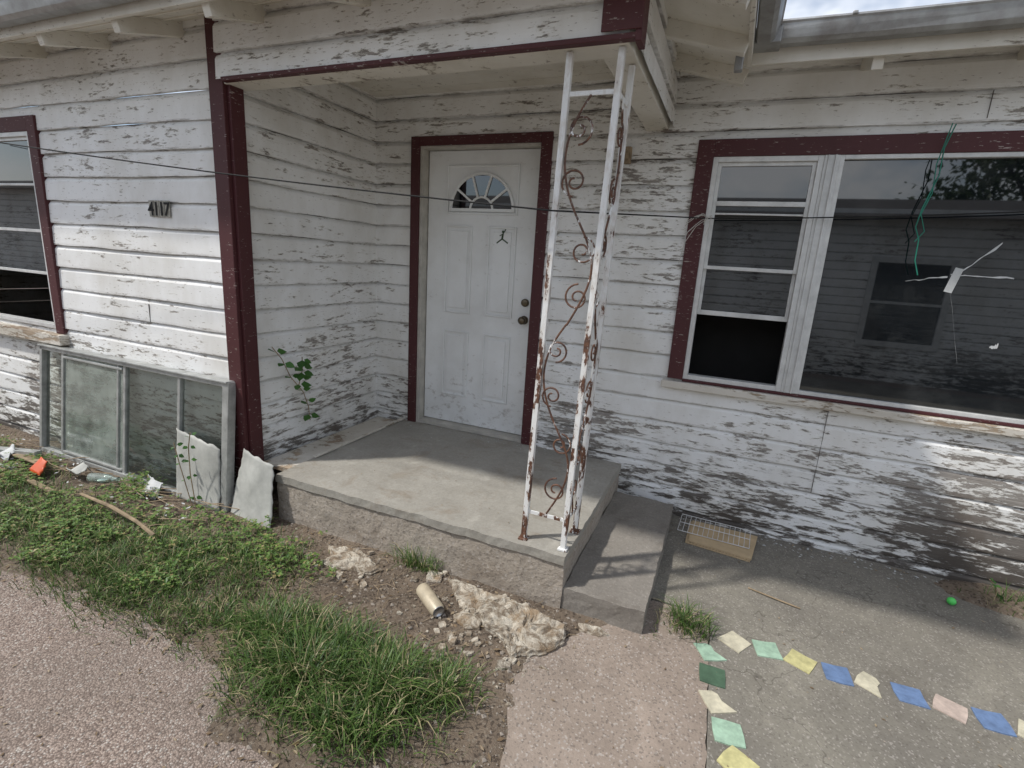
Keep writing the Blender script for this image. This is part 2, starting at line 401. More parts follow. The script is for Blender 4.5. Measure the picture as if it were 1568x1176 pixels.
w.q([(x,yd-.008,z) for x,_,z in arc(rx,rz)],1)
w.tube(arc(rx,rz),.011,6,0); w.beam((cx-rx-.01,yd-.009,cz),(cx+rx+.01,yd-.009,cz),.02,.018,0,up=(0,1,0))
w.tube(arc(rx*.36,rz*.36),.008,6,0)
for a in (36,72,108,144):
    c,s=math.cos(math.radians(a)),math.sin(math.radians(a))
    w.beam((cx+rx*.36*c,yd-.010,cz+rz*.36*s),(cx+rx*c,yd-.010,cz+rz*s),.014,.014,0)
w.obj('fanlight',['white','glass'],house)
w=MB()
w.box(DX0,DX0+.024,YR-.02,yd+.06,.30,2.315); w.box(DX1-.006,DX1,YR-.02,yd+.06,.3,2.315); w.box(DX0+.024,DX1-.006,YR-.02,yd+.06,2.298,2.315)
w.box(DX0+.024,DX1-.006,YR-.02,yd+.06,.302,.33)
w.obj('door_jamb',['jamb'],house,.002)
w=MB()
for z in (1.30,1.18):
    w.lathe([(.0,-.001),(.03,-.001),(.03,-.010),(.014,-.012),(.012,-.03),(.026,-.035),(.027,-.055),(.015,-.066),(0,-.067)] if z<1.25 else [(.0,-.001),(.028,-.001),(.026,-.016),(.018,-.02),(0,-.02)],(dx1-.06,yd,z),(0,1,0))
w.obj('door_knob',['knob'],house,smooth=True)
w=MB()
sx,sz=dx0+.70*dw,1.72; y=yd-.0105
def lp(a,b,wd): w.beam((sx+a[0],y,sz+a[1]),(sx+b[0],y,sz+b[1]),wd,.001)
lp((0,.0),(.005,.035),.013); lp((0,.0),(-.04,-.03),.009); lp((0,0),(.045,-.028),.009); lp((.003,.03),(.025,.065),.007); lp((.003,.03),(-.02,.02),.006)
w.lathe([(0,0),(.009,0),(.009,.001),(0,.001)],(sx+.004,y-.001,sz+.047),(0,1,0),12)
w.obj('door_sticker',['sticker'],house)
# ---- windows
fr=MB(); gl=MB()
fr.frame(-.20,.345,.935,2.21,YR-.028,YR+.03,.028)
fr.box(.345,.415,YR-.032,YR+.03,.935,2.21)
fr.box(.360,.366,YR-.040,YR-.032,.935,2.21); fr.box(.392,.400,YR-.042,YR-.032,.935,2.21)
fr.frame(-.172,.317,1.60,2.182,YR-.012,YR+.008,.020)
fr.frame(-.172,.317,1.333,1.625,YR+.010,YR+.026,.018,wb=.028)
fr.box(-.152,.297,YR-.018,YR-.002,1.952,1.978); fr.box(-.152,.297,YR-.010,YR+.002,1.905,1.915)
fr.frame(.415,1.96,.935,2.21,YR-.028,YR+.03,.022)
fr.box(1.96,2.03,YR-.032,YR+.03,.935,2.21)
fr.frame(2.03,2.75,.935,2.21,YR-.028,YR+.03,.028); fr.box(2.06,2.72,YR-.01,YR+.01,1.60,1.63)
gl.box(.437,1.938,YR-.002,YR+.002,.957,2.188)
gl.box(-.152,.297,YR+.0,YR+.004,1.62,2.162); gl.box(-.154,.299,YR+.016,YR+.020,1.361,1.607)
gl.box(2.058,2.722,YR+.012,YR+.016,.963,2.182)
fr.frame(LX0,LX1,LZ0,LZ1,YL-.028,YL+.03,.028)
fr.frame(LX0+.028,LX1-.028,1.57,LZ1-.028,YL-.012,YL+.008,.02); fr.frame(LX0+.028,LX1-.028,1.285,1.59,YL+.010,YL+.026,.02)
fr.box(LX0+.05,LX1-.05,YL-.016,YL-.003,1.87,1.885)
gl.box(LX0+.048,LX1-.048,YL,YL+.004,1.59,LZ1-.048); gl.box(LX0+.048,LX1-.048,YL+.016,YL+.020,1.305,1.57)
fr.obj('window_frame',['alum'],house,.002); gl.obj('window_glass',['glass'],house)
w=MB()
y=YR-.0030
def crack(a,b,w0,w1,seed):
    rs=random.Random(seed); n=9; A=[];B=[]
    for i in range(n+1):
        t=i/n; x=a[0]+(b[0]-a[0])*t; z=a[1]+(b[1]-a[1])*t+rs.uniform(-.004,.004); wd=(w0+(w1-w0)*t)*rs.uniform(.4,1.4)
        A.append((x,y,z-wd)); B.append((x,y,z+wd))
    for i in range(n): w.q([A[i],A[i+1],B[i+1],B[i]])
crack((1.0,1.615),(1.17,1.80),.002,.007,1); crack((1.0,1.64),(1.25,1.64),.002,.004,2); crack((.82,1.60),(.99,1.63),.001,.004,3); crack((1.0,1.62),(1.12,1.2),.0006,.001,4)
w.beam((1.005,y-.001,1.555),(1.03,y-.001,1.675),.035,.001)
crack((1.23,1.30),(1.262,1.31),.008,.012,7)
w.obj('glass_tape',['tape'],house)
w=MB(); w.box(-.70,-.66,YR-.06,YR-.02,2.18,2.27); w.box(-.69,-.67,YR-.08,YR-.06,2.20,2.24)
w.obj('lamp_bracket',['stick'],house,.004)
w=MB()
for i in range(4): w.box(-3.19+i*.046,-3.149+i*.046,YL-.030,YL-.0255,1.70,1.79)
w.obj('number_plaque',['plaque'],house,.001)
for i,ch in enumerate('4117'):
    c=bpy.data.curves.new('digit','FONT'); c.body=ch; c.size=.105; c.extrude=.001; c.offset=.0012; c.align_x='CENTER'
    o=bpy.data.objects.new('house_number_digit',c); S.collection.objects.link(o); o.parent=house
    o.location=(-3.1695+i*.046,YL-.033,1.708); o.rotation_euler=(math.pi/2,0,0); c.materials.append(M['wire'])
# ------------------------------------------------------------ porch
def rough_box(mb,x0,x1,y0,y1,z0,z1,st,amp,mi=0,seed=0):
    def fc(o,u,v,nu,nv):
        o=Vector(o);u=Vector(u);v=Vector(v)
        g=[[None]*(nv+1) for _ in range(nu+1)]
        for i in range(nu+1):
            for j in range(nv+1):
                p=o+u*i/nu+v*j/nv
                d=Vector((mn.noise(p*9+Vector((seed,0,0))),mn.noise(p*9+Vector((0,seed+7,0))),mn.noise(p*9+Vector((0,0,seed+3)))))+.5*Vector((mn.noise(p*31),mn.noise(p*31+Vector((5,5,5))),mn.noise(p*31+Vector((9,1,3)))))
                g[i][j]=p+d*amp
        for i in range(nu):
            for j in range(nv): mb.q([g[i][j],g[i+1][j],g[i+1][j+1],g[i][j+1]],mi)
    dx,dy,dz=x1-x0,y1-y0,z1-z0; nx=max(1,int(dx/st));ny=max(1,int(dy/st));nz=max(1,int(dz/st))
    fc((x0,y0,z1),(dx,0,0),(0,dy,0),nx,ny); fc((x0,y0,z0),(dx,0,0),(0,0,dz),nx,nz)
    fc((x1,y0,z0),(0,dy,0),(0,0,dz),ny,nz); fc((x0,y1,z0),(0,-dy,0),(0,0,dz),ny,nz)
w=MB()
rough_box(w,-2.25,-.515,2.012,3.27,-.05,.262,.02,.006,1)
rough_box(w,-2.256,-.510,2.004,3.272,.256,.30,.018,.005,0,4)
w.obj('concrete_porch',['porch','porchf'],weld=True,smooth=False)
w=MB(); rough_box(w,-.512,-.14,2.02,3.18,-.05,.131,.02,.006,0,9); w.obj('concrete_step',['step'])
w=MB(); w.box(XI+.05,-2.27,2.12,3.24,.26,.292); w.box(-2.262,-2.235,2.30,3.25,.303,.318)
w.obj('porch_plank',['sill'],None,.004)
# ------------------------------------------------------------ iron post
w=MB(); zt=2.352; zb=.30
A0=Vector((-.735,2.06,zb));A1=Vector((-.69,2.06,zt)); B0=Vector((-.54,2.06,zb));B1=Vector((-.492,2.06,zt)); C0=Vector((-.535,2.24,zb));C1=Vector((-.49,2.24,zt))
for a,b in ((A0,A1),(B0,B1),(C0,C1)): w.beam(a,b,.024,.024)
for (p0,p1,q0,q1,sd) in ((A0,A1,B0,B1,0),(B0,B1,C0,C1,1)):
    for t in (.07,.93): 
        w.beam(p0.lerp(p1,t),q0.lerp(q1,t),.018,.006)
    def PT(u,t): return p0.lerp(p1,t).lerp(q0.lerp(q1,t),u)
    H=zt-zb; W=(q0-p0).length
    for (ta,tb) in ((.075,.50),(.50,.925)):
        n=50; pts=[]
        for i in range(n+1):
            s=i/n; pts.append(PT(.5+.40*math.sin(2*math.pi*s*1.0+sd*3.14),ta+(tb-ta)*s+.006*math.sin(s*9)))
        w.tube(pts,.0050,6,1)
        for ci,(s,dr) in enumerate(((.14+R(-.02,.02),-1),(.37+R(-.03,.03),-1),(.63+R(-.03,.03),1),(.87,1))):
            if sd==1: dr=-dr
            cu=.5-.16*dr; ct=ta+(tb-ta)*s; sp=[]; sz_=R(.048,.062)
            for i in range(34):
                th=i/33*2*math.pi*1.5; r=sz_*(1-.80*i/33)
                ang=-math.pi/2*dr+th*dr*(1 if ci%2 else -1)
                sp.append(PT(cu+r*math.cos(ang)/W,ct+r*math.sin(ang)/H))
            w.tube(sp,.0045,6,1)
for p in (A0,B0,C0): w.box(p.x-.022,p.x+.022,p.y-.022,p.y+.022,.298,.308)
w.obj('wrought_iron_post',['iron','scroll'],None,.0015)
# ------------------------------------------------------------ cable
w=MB()
def sagline(a,b,sag,n=24): 
    a=Vector(a);b=Vector(b); return [a.lerp(b,i/n)-Vector((0,0,sag*4*(i/n)*(1-i/n))) for i in range(n+1)]
pl=(-.69,1.99,1.775)
w.tube(sagline((-6.2,1.35,2.32),pl,.05,40)+sagline(pl,(-.18,3.22,1.878),.0,10)[1:]+sagline((-.18,3.22,1.878),(3.2,3.19,2.15),.05,20)[1:],.0036,6)
w.obj('overhead_cable',['wire'])
w=MB()
h=Vector((-.18,3.215,1.88))
for k in range(7):
    pts=[h+Vector((R(-.02,.02),R(-.02,0),R(-.01,.01)))]
    d=Vector((R(-.08,.08),R(-.04,.0),R(-.02,.05)))
    for i in range(7): pts.append(pts[-1]+d*.22+Vector((R(-.008,.008),R(-.004,.004),-.004*i)))
    w.tube(pts,.0022,5)
w.tube([h,h+Vector((-.06,-.02,-.05)),h+Vector((-.11,-.01,-.14)),h+Vector((-.13,0,-.26))],.002,5)
w.obj('rope_knot',['rope'])
w=MB()
w.tube([(.86,3.225,2.33),(.85,3.20,2.31),(.83,3.2,2.22),(.835,3.2,2.1),(.80,3.2,1.95),(.79,3.2,1.86),(.815,3.2,1.8),(.82,3.2,1.7),(.845,3.2,1.63)],.003,5)
w.tube([(.84,3.2,2.33),(.815,3.2,2.15),(.825,3.2,2.02),(.80,3.2,1.92),(.83,3.2,1.84),(.80,3.2,1.79)],.0025,5)
w.obj('green_cord',['green'])
# ------------------------------------------------------------ leaning sliding window
lw=empty('leaning_window')
fr=MB(); gl=MB(); du=MB()
U0,U1=-4.48,-2.56; B=Vector((0,1.93,.02)); T=Vector((0,2.005,.80)); up=(T-B); nrm=Vector((0,-up.z,up.y)).normalized()
def LP(u,v,wd=0): 
    sh=.05*(1-(u-U0)/(U1-U0))*v
    return Vector((u+sh,0,0))+B+up*v+nrm*wd
def bar(u0,v0,u1,v1,wd,dp,o=0): fr.beam(LP(u0,v0,o),LP(u1,v1,o),wd,dp,up=nrm)
bar(U0,.02,U1,.02,.03,.05); bar(U0,.98,U1,.98,.03,.05); bar(U0+.017,0,U0+.017,1,.03,.05); bar(U1-.02,0,U1-.02,1,.05,.052)
bar(U0,1.0,U1,1.0,.012,.075)
for u,wd in ((-4.22,.022),(-3.60,.018),(-3.53,.024),(-3.0,.024)): bar(u,.03,u,.97,wd,.03)
bar(-4.2,.06,-3.55,.06,.016,.02,.01); bar(-4.2,.93,-3.55,.93,.016,.02,.01)
def pane(mb,u0,u1,v0,v1,o): mb.q([LP(u0,v0,o),LP(u1,v0,o),LP(u1,v1,o),LP(u0,v1,o)])
pane(gl,-4.45,-4.23,.04,.96,-.004); pane(du,-4.2,-3.54,.05,.95,.004); pane(gl,-3.52,-3.01,.04,.96,0); pane(gl,-2.99,-2.6,.04,.96,-.004)
fr.obj('window_frame_bars',['alumg'],lw,.003); gl.obj('window_panes',['pane'],lw); du.obj('dusty_pane',['dusty'],lw)
def sheetobj(name,c00,c10,c11,c01,amp,mat,parent=None,n=20,rag=.012):
    c00,c10,c11,c01=map(Vector,(c00,c10,c11,c01)); mb=MB(); g={}
    nn=(c10-c00).cross(c01-c00).normalized()
    for i in range(n+1):
        for j in range(n+1):
            u,v=i/n,j/n; p=c00*(1-u)*(1-v)+c10*u*(1-v)+c11*u*v+c01*(1-u)*v
            e=Vector((0,0,0))
            if i in(0,n) or j in(0,n): e=Vector((mn.noise(p*30),0,mn.noise(p*27)))*rag
            g[i,j]=p+nn*mn.noise(p*5)*amp+nn*amp*1.2*math.sin(u*3.)+e
    for i in range(n):
        for j in range(n): mb.q([g[i,j],g[i+1,j],g[i+1,j+1],g[i,j+1]])
    o=mb.obj(name,[mat],parent,smooth=True,weld=True); md=o.modifiers.new('s','SOLIDIFY'); md.thickness=.003; return o
sheetobj('torn_paper_sheet',LP(-2.98,.0,.035),LP(-2.6,.0,.035),LP(-2.61,.50,.03),LP(-2.99,.56,.03),.006,'sheet',lw)
sheetobj('grey_plaster_sheet',(-2.55,1.92,.01),(-2.20,1.90,.0),(-2.235,1.985,.37),(-2.49,1.995,.41),.008,'sheet')
# ------------------------------------------------------------ ground
w=MB(); w.q([(-60,-60,0),(60,-60,0),(60,60,0),(-60,60,0)]); w.obj('asphalt_ground',['asphalt'])
def jedge(pts,amp,st=.05):
    out=[]
    for i in range(len(pts)):
        a=Vector((*pts[i],0));b=Vector((*pts[(i+1)%len(pts)],0)); n=max(1,min(60,int((b-a).length/st)))
        for k in range(n):
            p=a.lerp(b,k/n); out.append((p.x+mn.noise(p*6)*amp+mn.noise(p*23)*amp*.5,p.y+mn.noise(p*6+Vector((3,3,3)))*amp+mn.noise(p*21+Vector((1,4,2)))*amp*.5))
    return out
def slab(name,pts,z,mat,amp):
    mb=MB(); e=jedge(pts,amp); mb.q([(x,y,z) for x,y in e])
    for i in range(len(e)):
        a=e[i];b=e[(i+1)%len(e)]; mb.q([(a[0],a[1],-.05),(b[0],b[1],-.05),(b[0],b[1],z),(a[0],a[1],z)])
    return mb.obj(name,[mat])
slab('concrete_path',[(-.42,-3),(.165,-3),(.15,1.5),(.12,2.3),(-.13,2.3),(-.33,2.0),(-.40,1.90),(-.56,1.66),(-.58,1.52),(-.50,1.38),(-.42,1.1)],.019,'slabA',.018)
slab('concrete_patio',[(.166,-3),(6,-3),(6,3.3),(-.5,3.3),(-.5,2.306),(.13,2.306),(.151,1.5)],.020,'slabB',.004)
poly=[(-9,1.0),(-3.0,1.06),(-2.4,1.16),(-1.98,1.145),(-1.55,1.12),(-1.36,.93),(-1.1,.90),(-.85,.88),(-.62,.7),(-.40,.7),(-.40,1.3),(-.46,1.5),(-.45,1.7),(-.22,2.0),(-.12,2.1),(-.12,2.3),(-9,2.3)]
P2=np.array(poly)
def sdist(x,y):
    a=P2;b=np.roll(P2,-1,0); ab=b-a; ap=np.array((x,y))-a
    t=np.clip((ap*ab).sum(1)/(ab**2).sum(1),0,1); d=np.sqrt((((ap-ab*t[:,None]))**2).sum(1)).min()
    ins=False; n=len(a)
    for i in range(n):
        if (a[i][1]>y)!=(b[i][1]>y) and x<(b[i][0]-a[i][0])*(y-a[i][1])/(b[i][1]-a[i][1])+a[i][0]: ins=not ins
    return d if ins else -d
def soil_h(x,y):
    d=sdist(x,y)+mn.noise(Vector((x*5,y*5,1)))*.06
    h=max(-.03,min(.022,d*.22))
    p=Vector((x,y,0))
    return h+(mn.noise(p*7)*.012+mn.noise(p*19)*.007+mn.noise(p*47)*.005)*min(1,max(.2,d*8))
w=MB(); st=.022; xs=np.arange(-6.6,-.08,st); ys=np.arange(.6,2.34,st)
idx={}
for i,x in enumerate(xs):
    for j,y in enumerate(ys):
        idx[i,j]=len(w.v); w.v.append((x,y,soil_h(x,y)))
for i in range(len(xs)-1):
    for j in range(len(ys)-1):
        f=(idx[i,j],idx[i+1,j],idx[i+1,j+1],idx[i,j+1])
        if max(w.v[k][2] for k in f)>-.012: w.f.append(f); w.m.append(0)
w.obj('soil_ground',['soil'],smooth=True)
w=MB()
def hh(x,y): 
    d=1-((x-1.62)/.38)**2-((y-3.16)/.16)**2
    return .018+max(-.02,min(.03,d*.05))+mn.noise(Vector((x*20,y*20,0)))*.008
for i in range(36):
    for j in range(16):
        x0=1.15+i*.027;y0=2.92+j*.022
        w.q([(x0,y0,hh(x0,y0)),(x0+.027,y0,hh(x0+.027,y0)),(x0+.027,y0+.022,hh(x0+.027,y0+.022)),(x0,y0+.022,hh(x0,y0+.022))])
w.obj('soil_mound',['soil'],smooth=True,weld=True)
# tiles
cols={'g':(.42,.60,.45),'c':(.66,.61,.46),'y':(.66,.61,.30),'b':(.17,.26,.45),'p':(.62,.50,.43),'d':(.09,.16,.10)}
for k,c in cols.items(): M['t'+k]=plain('tile_'+k,c,.5,0,.2,22)
tl=[(.140,2.05,'g',.5),(.2365,2.165,'c',-.6),(.364,2.178,'g',.25),(.491,2.169,'y',-.45),(.621,2.161,'b',.1),(.744,2.164,'c',-.5),(.868,2.167,'b',.08),(.996,2.164,'p',-.35),(1.125,2.164,'b',.12),(1.25,2.16,'c',-.4),(1.375,2.165,'g',.2),(.152,1.915,'d',.05),(.175,1.787,'c',.5),(.213,1.661,'g',.15),(.247,1.55,'y',-.5),(.26,1.42,'b',.1)]
ci=['tg','tc','ty','tb','tp','td']
w=MB()
for i,(x,y,c,r) in enumerate(tl):
    s=.049; z0,z1=.0205,.0245
    pts=[]
    for a,b in ((-1,-1),(0,-1.03),(1,-1),(1.02,0),(1,1),(0,.98),(-1,1),(-1.03,0)):
        a2,b2=a*s+R(-.003,.003),b*s+R(-.003,.003)
        if i in (12,0,5) and a>=1 and b>=0: a2*=.35;b2*=.6
        pts.append((x+a2*math.cos(r)-b2*math.sin(r),y+a2*math.sin(r)+b2*math.cos(r)))
    mi=ci.index('t'+c); tz=R(-.0006,.0012)
    w.q([(p[0],p[1],z1+tz) for p in pts],mi)
    for k in range(8):
        a=pts[k];b=pts[(k+1)%8]; w.q([(a[0],a[1],z0-.004),(b[0],b[1],z0-.004),(b[0],b[1],z1+tz),(a[0],a[1],z1+tz)],mi)
w.obj('mosaic_tiles',ci)
# broken slabs : explicit jagged outlines on a fine height grid
def shard(name,outline,h,seed,tilt=(0,0)):
    cx_=sum(p[0] for p in outline)/len(outline); cy_=sum(p[1] for p in outline)/len(outline)
    rs=random.Random(seed); bd=[]
    for i in range(len(outline)):
        a=outline[i];b=outline[(i+1)%len(outline)]; n=max(2,int(math.hypot(b[0]-a[0],b[1]-a[1])/.012))
        for k in range(n):
            f=k/n; bd.append((a[0]*(1-f)+b[0]*f+rs.uniform(-.004,.004),a[1]*(1-f)+b[1]*f+rs.uniform(-.004,.004)))
    mb=MB(); rings=[]; base=soil_h(cx_,cy_); n=len(bd)
    for fr_,z in ((.98,-.03),(1.0,h*.25),(1.02,h*.45),(.985,h*.6),(.97,h*.95),(.93,h),(.82,h),(.7,h),(.58,h),(.46,h),(.34,h),(.22,h),(.1,h)):
        ring=[]
        for (bx_,by_) in bd:
            X=cx_+(bx_-cx_)*fr_;Y=cy_+(by_-cy_)*fr_
            q=mn.noise(Vector((X*22,Y*22,seed)))+.5*mn.noise(Vector((X*50,Y*50,seed)))
            zz=z+(X-cx_)*tilt[0]+(Y-cy_)*tilt[1]
            if z>h*.9: zz+=(-.45*h if q>.22 else (-.2*h if q>.02 else 0))+mn.noise(Vector((X*90,Y*90,seed)))*.003
            ring.append(len(mb.v)); mb.v.append((X,Y,base+zz))
        rings.append(ring)
    for a,b in zip(rings[:-1],rings[1:]):
        for t in range(n): mb.f.append((a[t],a[(t+1)%n],b[(t+1)%n],b[t])); mb.m.append(0)
    mb.f.append(tuple(rings[-1])); mb.m.append(0)
    return mb.obj(name,['stone'])
shard('broken_concrete_slab',[(-1.78,1.90),(-1.70,1.93),(-1.60,1.95),(-1.50,1.90),(-1.41,1.87),(-1.44,1.81),(-1.55,1.80),(-1.60,1.77),(-1.72,1.78),(-1.70,1.84)],.022,1,(0,.05))
shard('broken_concrete_slab',[(-1.08,1.96),(-.96,1.97),(-.85,1.94),(-.74,1.95),(-.71,1.88),(-.80,1.83),(-.84,1.79),(-.93,1.82),(-1.0,1.88)],.018,2,(.03,.08))
shard('broken_concrete_slab',[(-.76,1.90),(-.64,1.92),(-.56,1.89),(-.45,1.88),(-.43,1.80),(-.49,1.70),(-.57,1.66),(-.60,1.63),(-.66,1.70),(-.77,1.73),(-.83,1.80)],.036,5,(-.05,.10))
shard('broken_concrete_slab',[(-.41,1.96),(-.33,1.975),(-.27,1.95),(-.31,1.92),(-.39,1.915)],.015,4)
shard('broken_concrete_slab',[(-.90,1.80),(-.80,1.77),(-.78,1.71),(-.84,1.69),(-.92,1.73)],.014,8,(.1,0))
shard('broken_concrete_slab',[(-1.20,1.97),(-1.12,1.98),(-1.10,1.92),(-1.17,1.90)],.014,9,(0,.1))
w=MB()
def chunk(x,y,z,r):
    i=len(w.v); n=random.choice((4,5,6)); h=r*R(.25,.5); a0=R(0,6.28); tx,ty=R(-.3,.3),R(-.3,.3)
    ps=[]
    for k in range(n):
        a=a0+6.283*k/n+R(-.3,.3); q=r*R(.55,1.1); ps.append((q*math.cos(a),q*math.sin(a)))
    for s_,zz in ((1.,-.3*h),(.9,h)):
        for p in ps: w.v.append((x+p[0]*s_,y+p[1]*s_,z+zz+p[0]*tx+p[1]*ty))
    w.f.append(tuple(i+n+k for k in range(n))); w.m.append(0)
    for k in range(n): w.f.append((i+k,i+(k+1)%n,i+n+(k+1)%n,i+n+k)); w.m.append(0)
for _ in range(260):
    x,y=random.choice(((-1.6,1.84),(-.9,1.86),(-.62,1.74),(-.62,1.74),(-1.0,1.7),(-.75,1.55))); x+=random.gauss(0,.16); y+=random.gauss(0,.09)
    if y<2.0 and sdist(x,y)>0: chunk(x,y,soil_h(x,y)+.002,random.choice((.006,.008,.01,.013,.018,.026)))
w.obj('concrete_rubble',['stone'])
w=MB()
def pebble(x,y,z,r):
    i=len(w.v); ax=[(1,0,0),(-1,0,0),(0,1,0),(0,-1,0),(0,0,1),(0,0,-1)]
    for a in ax:
        k=r*R(.6,1.2); w.v.append((x+a[0]*k,y+a[1]*k,z+a[2]*k*.6))
    for f in ((0,2,4),(2,1,4),(1,3,4),(3,0,4),(2,0,5),(1,2,5),(3,1,5),(0,3,5)): w.f.append(tuple(i+q for q in f)); w.m.append(0)
c=0
while c<1500:
    x,y=R(-2.3,-.2),R(.75,2.0)
    if sdist(x,y)>-.04: pebble(x,y,max(0,soil_h(x,y))+.001,random.choice((.002,.003,.003,.004,.005,.006,.012))); c+=1
for _ in range(120): pebble(R(-.5,1.8),R(1.2,3.2),.022,R(.0015,.005))
for _ in range(500): pebble(random.gauss(-.55,.08),R(1.0,1.75),.02,R(.0015,.005))
w.obj('pebbles',['pebble'])
w=MB()
def flake(x,y,z,s):
    a=R(0,6.28); c_,s_=math.cos(a),math.sin(a); l=s;wd=s*R(.25,.6); t=[R(-.4,.4)*s for _ in range(4)]
    P_=[(-l,0),(0,-wd),(l,0),(0,wd)]
    w.q([(x+p*c_-q*s_,y+p*s_+q*c_,z+abs(t[k])) for k,(p,q) in enumerate(P_)])
for _ in range(1100):
    x,y=R(-4.5,-.2),R(.85,2.0)
    if sdist(x,y)>-.1: flake(x,y,max(0.002,soil_h(x,y))+.003,R(.005,.016))
for _ in range(140): flake(R(-.5,2.),R(1.2,3.2),.023,R(.003,.010))
for _ in range(60): flake(R(-2.2,-.6),R(2.1,3.2),.304,R(.003,.007))
for _ in range(150): flake(R(-3,-.5),R(.3,1.),.003,R(.004,.010))
for _ in range(60): flake(R(-.3,1.8),3.23-abs(random.gauss(0,.05)),.023,R(.004,.015))
w.obj('leaf_litter',['litter'])
w=MB()
for _ in range(160): flake(R(-.1,2.2),3.24-abs(random.gauss(0,.08)),.023,R(.004,.013))
for _ in range(60): flake(R(-2.2,-1.),3.24-abs(random.gauss(0,.08)),.304,R(.003,.008))
for _ in range(120): flake(R(-5,-2.6),R(1.65,1.95),.05,R(.006,.02))
w.obj('paint_chips',['tape'])
w=MB()
for _ in range(80):
    x,y=R(-2.2,-.3),R(1.5,2.0); z=soil_h(x,y)+.008; a=R(0,6.28);l=R(.04,.13)
    w.tube([(x,y,z),(x+math.cos(a)*l*.5,y+math.sin(a)*l*.5,z+.01),(x+math.cos(a+.3)*l,y+math.sin(a+.3)*l,z)],.0016,4)
for _ in range(40):
    x,y=R(-5,-2.6),R(1.5,1.9); z=.06; a=R(-.6,.6);l=R(.1,.35)
    w.tube([(x,y,z),(x+math.cos(a)*l*.5,y+math.sin(a)*l*.5,z+.02),(x+math.cos(a+.2)*l,y+math.sin(a+.2)*l,z)],.003,4)
w.tube([(.30,2.62,.026),(.42,2.58,.03),(.53,2.56,.026)],.004,5)
w.obj('twigs',['stick'])
w=MB(); w.tube([(-3.32,1.57,.10),(-3.0,1.55,.11),(-2.75,1.53,.095),(-2.58,1.51,.07)],[.008,.011,.010,.011],7); w.obj('wooden_stick',['stick'])
# ------------------------------------------------------------ grass
def blades(name,specs,mat,curl=1.):
    V=[];F=[]
    for (cx_,cy_,sx_,sy_,n,l0,l1,wd) in specs:
        for _ in range(n):
            a=random.gauss(0,.55);b=random.gauss(0,.55)
            if a*a+b*b>1.6: continue
            x=cx_+a*sx_;y=cy_+b*sy_
            dn=mn.noise(Vector((x*9,y*9,2)))
            if dn<-.25 and R(0,1)<.6: continue
            z=max(0.,soil_h(x,y))-.004 if x<-.1 else .018
            l=R(l0,l1)*(1-.35*min(1,a*a+b*b))*(1+dn*.5); az=R(0,6.28); ln=R(.15,1.15)*curl
            ox,oy=math.cos(az)+a*.9,math.sin(az)+b*.9; q=math.hypot(ox,oy)+1e-6; ox/=q;oy/=q
            px,py=-oy,ox; i=len(V); wv=wd*R(.5,1.2)
            for k,t in enumerate((0,.35,.7)):
                r=ln*l*t*t*.9+.1*l*t; h=l*(t-.38*ln*t*t)
                ww=wv*(1-.5*t)
                V.append((x+ox*r-px*ww,y+oy*r-py*ww,z+h)); V.append((x+ox*r+px*ww,y+oy*r+py*ww,z+h))
            t=1.;r=ln*l*.9+.1*l;h=l*(1-.55*ln)
            V.append((x+ox*r,y+oy*r,z+h))
            F+= [(i,i+1,i+3,i+2),(i+2,i+3,i+5,i+4),(i+4,i+5,i+6)]
    me=bpy.data.meshes.new(name); me.from_pydata(V,[],F); me.materials.append(M[mat]); o=bpy.data.objects.new(name,me); S.collection.objects.link(o); return o
blades('grass_clump',[(-1.20,1.25,.32,.20,2300,.08,.21,.0026),(-1.50,1.32,.20,.16,1100,.06,.16,.0025),(-.95,1.24,.22,.2,1300,.07,.2,.0026),(-.78,1.36,.15,.13,600,.05,.15,.0024),(-1.05,1.08,.24,.12,700,.05,.15,.0024),(-1.35,1.08,.17,.12,450,.05,.13,.0024),
 (-1.26,1.97,.12,.03,160,.08,.18,.0022),(-1.75,1.25,.3,.16,900,.04,.10,.0022),(-.72,1.12,.18,.12,160,.03,.09,.002)],'grass')
blades('grass_tuft',[(.03,2.17,.10,.09,280,.05,.15,.0022),(1.55,3.1,.2,.08,160,.05,.14,.0022),(-.12,2.07,.04,.1,60,.02,.06,.002)],'grass')
blades('lawn_grass',[(-2.3,1.42,.6,.35,4200,.04,.12,.0021),(-3.0,1.35,.7,.3,3600,.04,.11,.0021),(-3.9,1.4,.7,.35,3000,.04,.1,.0022),(-2.4,1.2,.6,.12,2400,.03,.09,.002),(-5.0,1.5,.8,.4,1500,.04,.1,.0024),(-1.95,1.6,.3,.25,1000,.04,.12,.0021)],'grass')
V=[];F=[]
def leafcluster(x,y,z,s,stem=True):
    n=random.choice((3,3,4,5)); a0=R(0,6.28)
    for k in range(n):
        a=a0+k*6.283/n+R(-.3,.3); l=s*R(.6,1.25);wd=l*R(.28,.5); tl_=R(-.25,.6)
        d=(math.cos(a),math.sin(a)); p=(-d[1],d[0]); i=len(V)
        pts=[(0,0,0),(.45,-1,.06),(.45,1,.06),(1,0,-.1),(.5,0,-.05)]
        for u,v,q in pts:
            V.append((x+d[0]*l*u+p[0]*wd*v,y+d[1]*l*u+p[1]*wd*v,z+l*u*tl_+q*l))
        F.extend([(i,i+1,i+4),(i+1,i+3,i+4),(i+3,i+2,i+4),(i+2,i,i+4)])
cnt=0
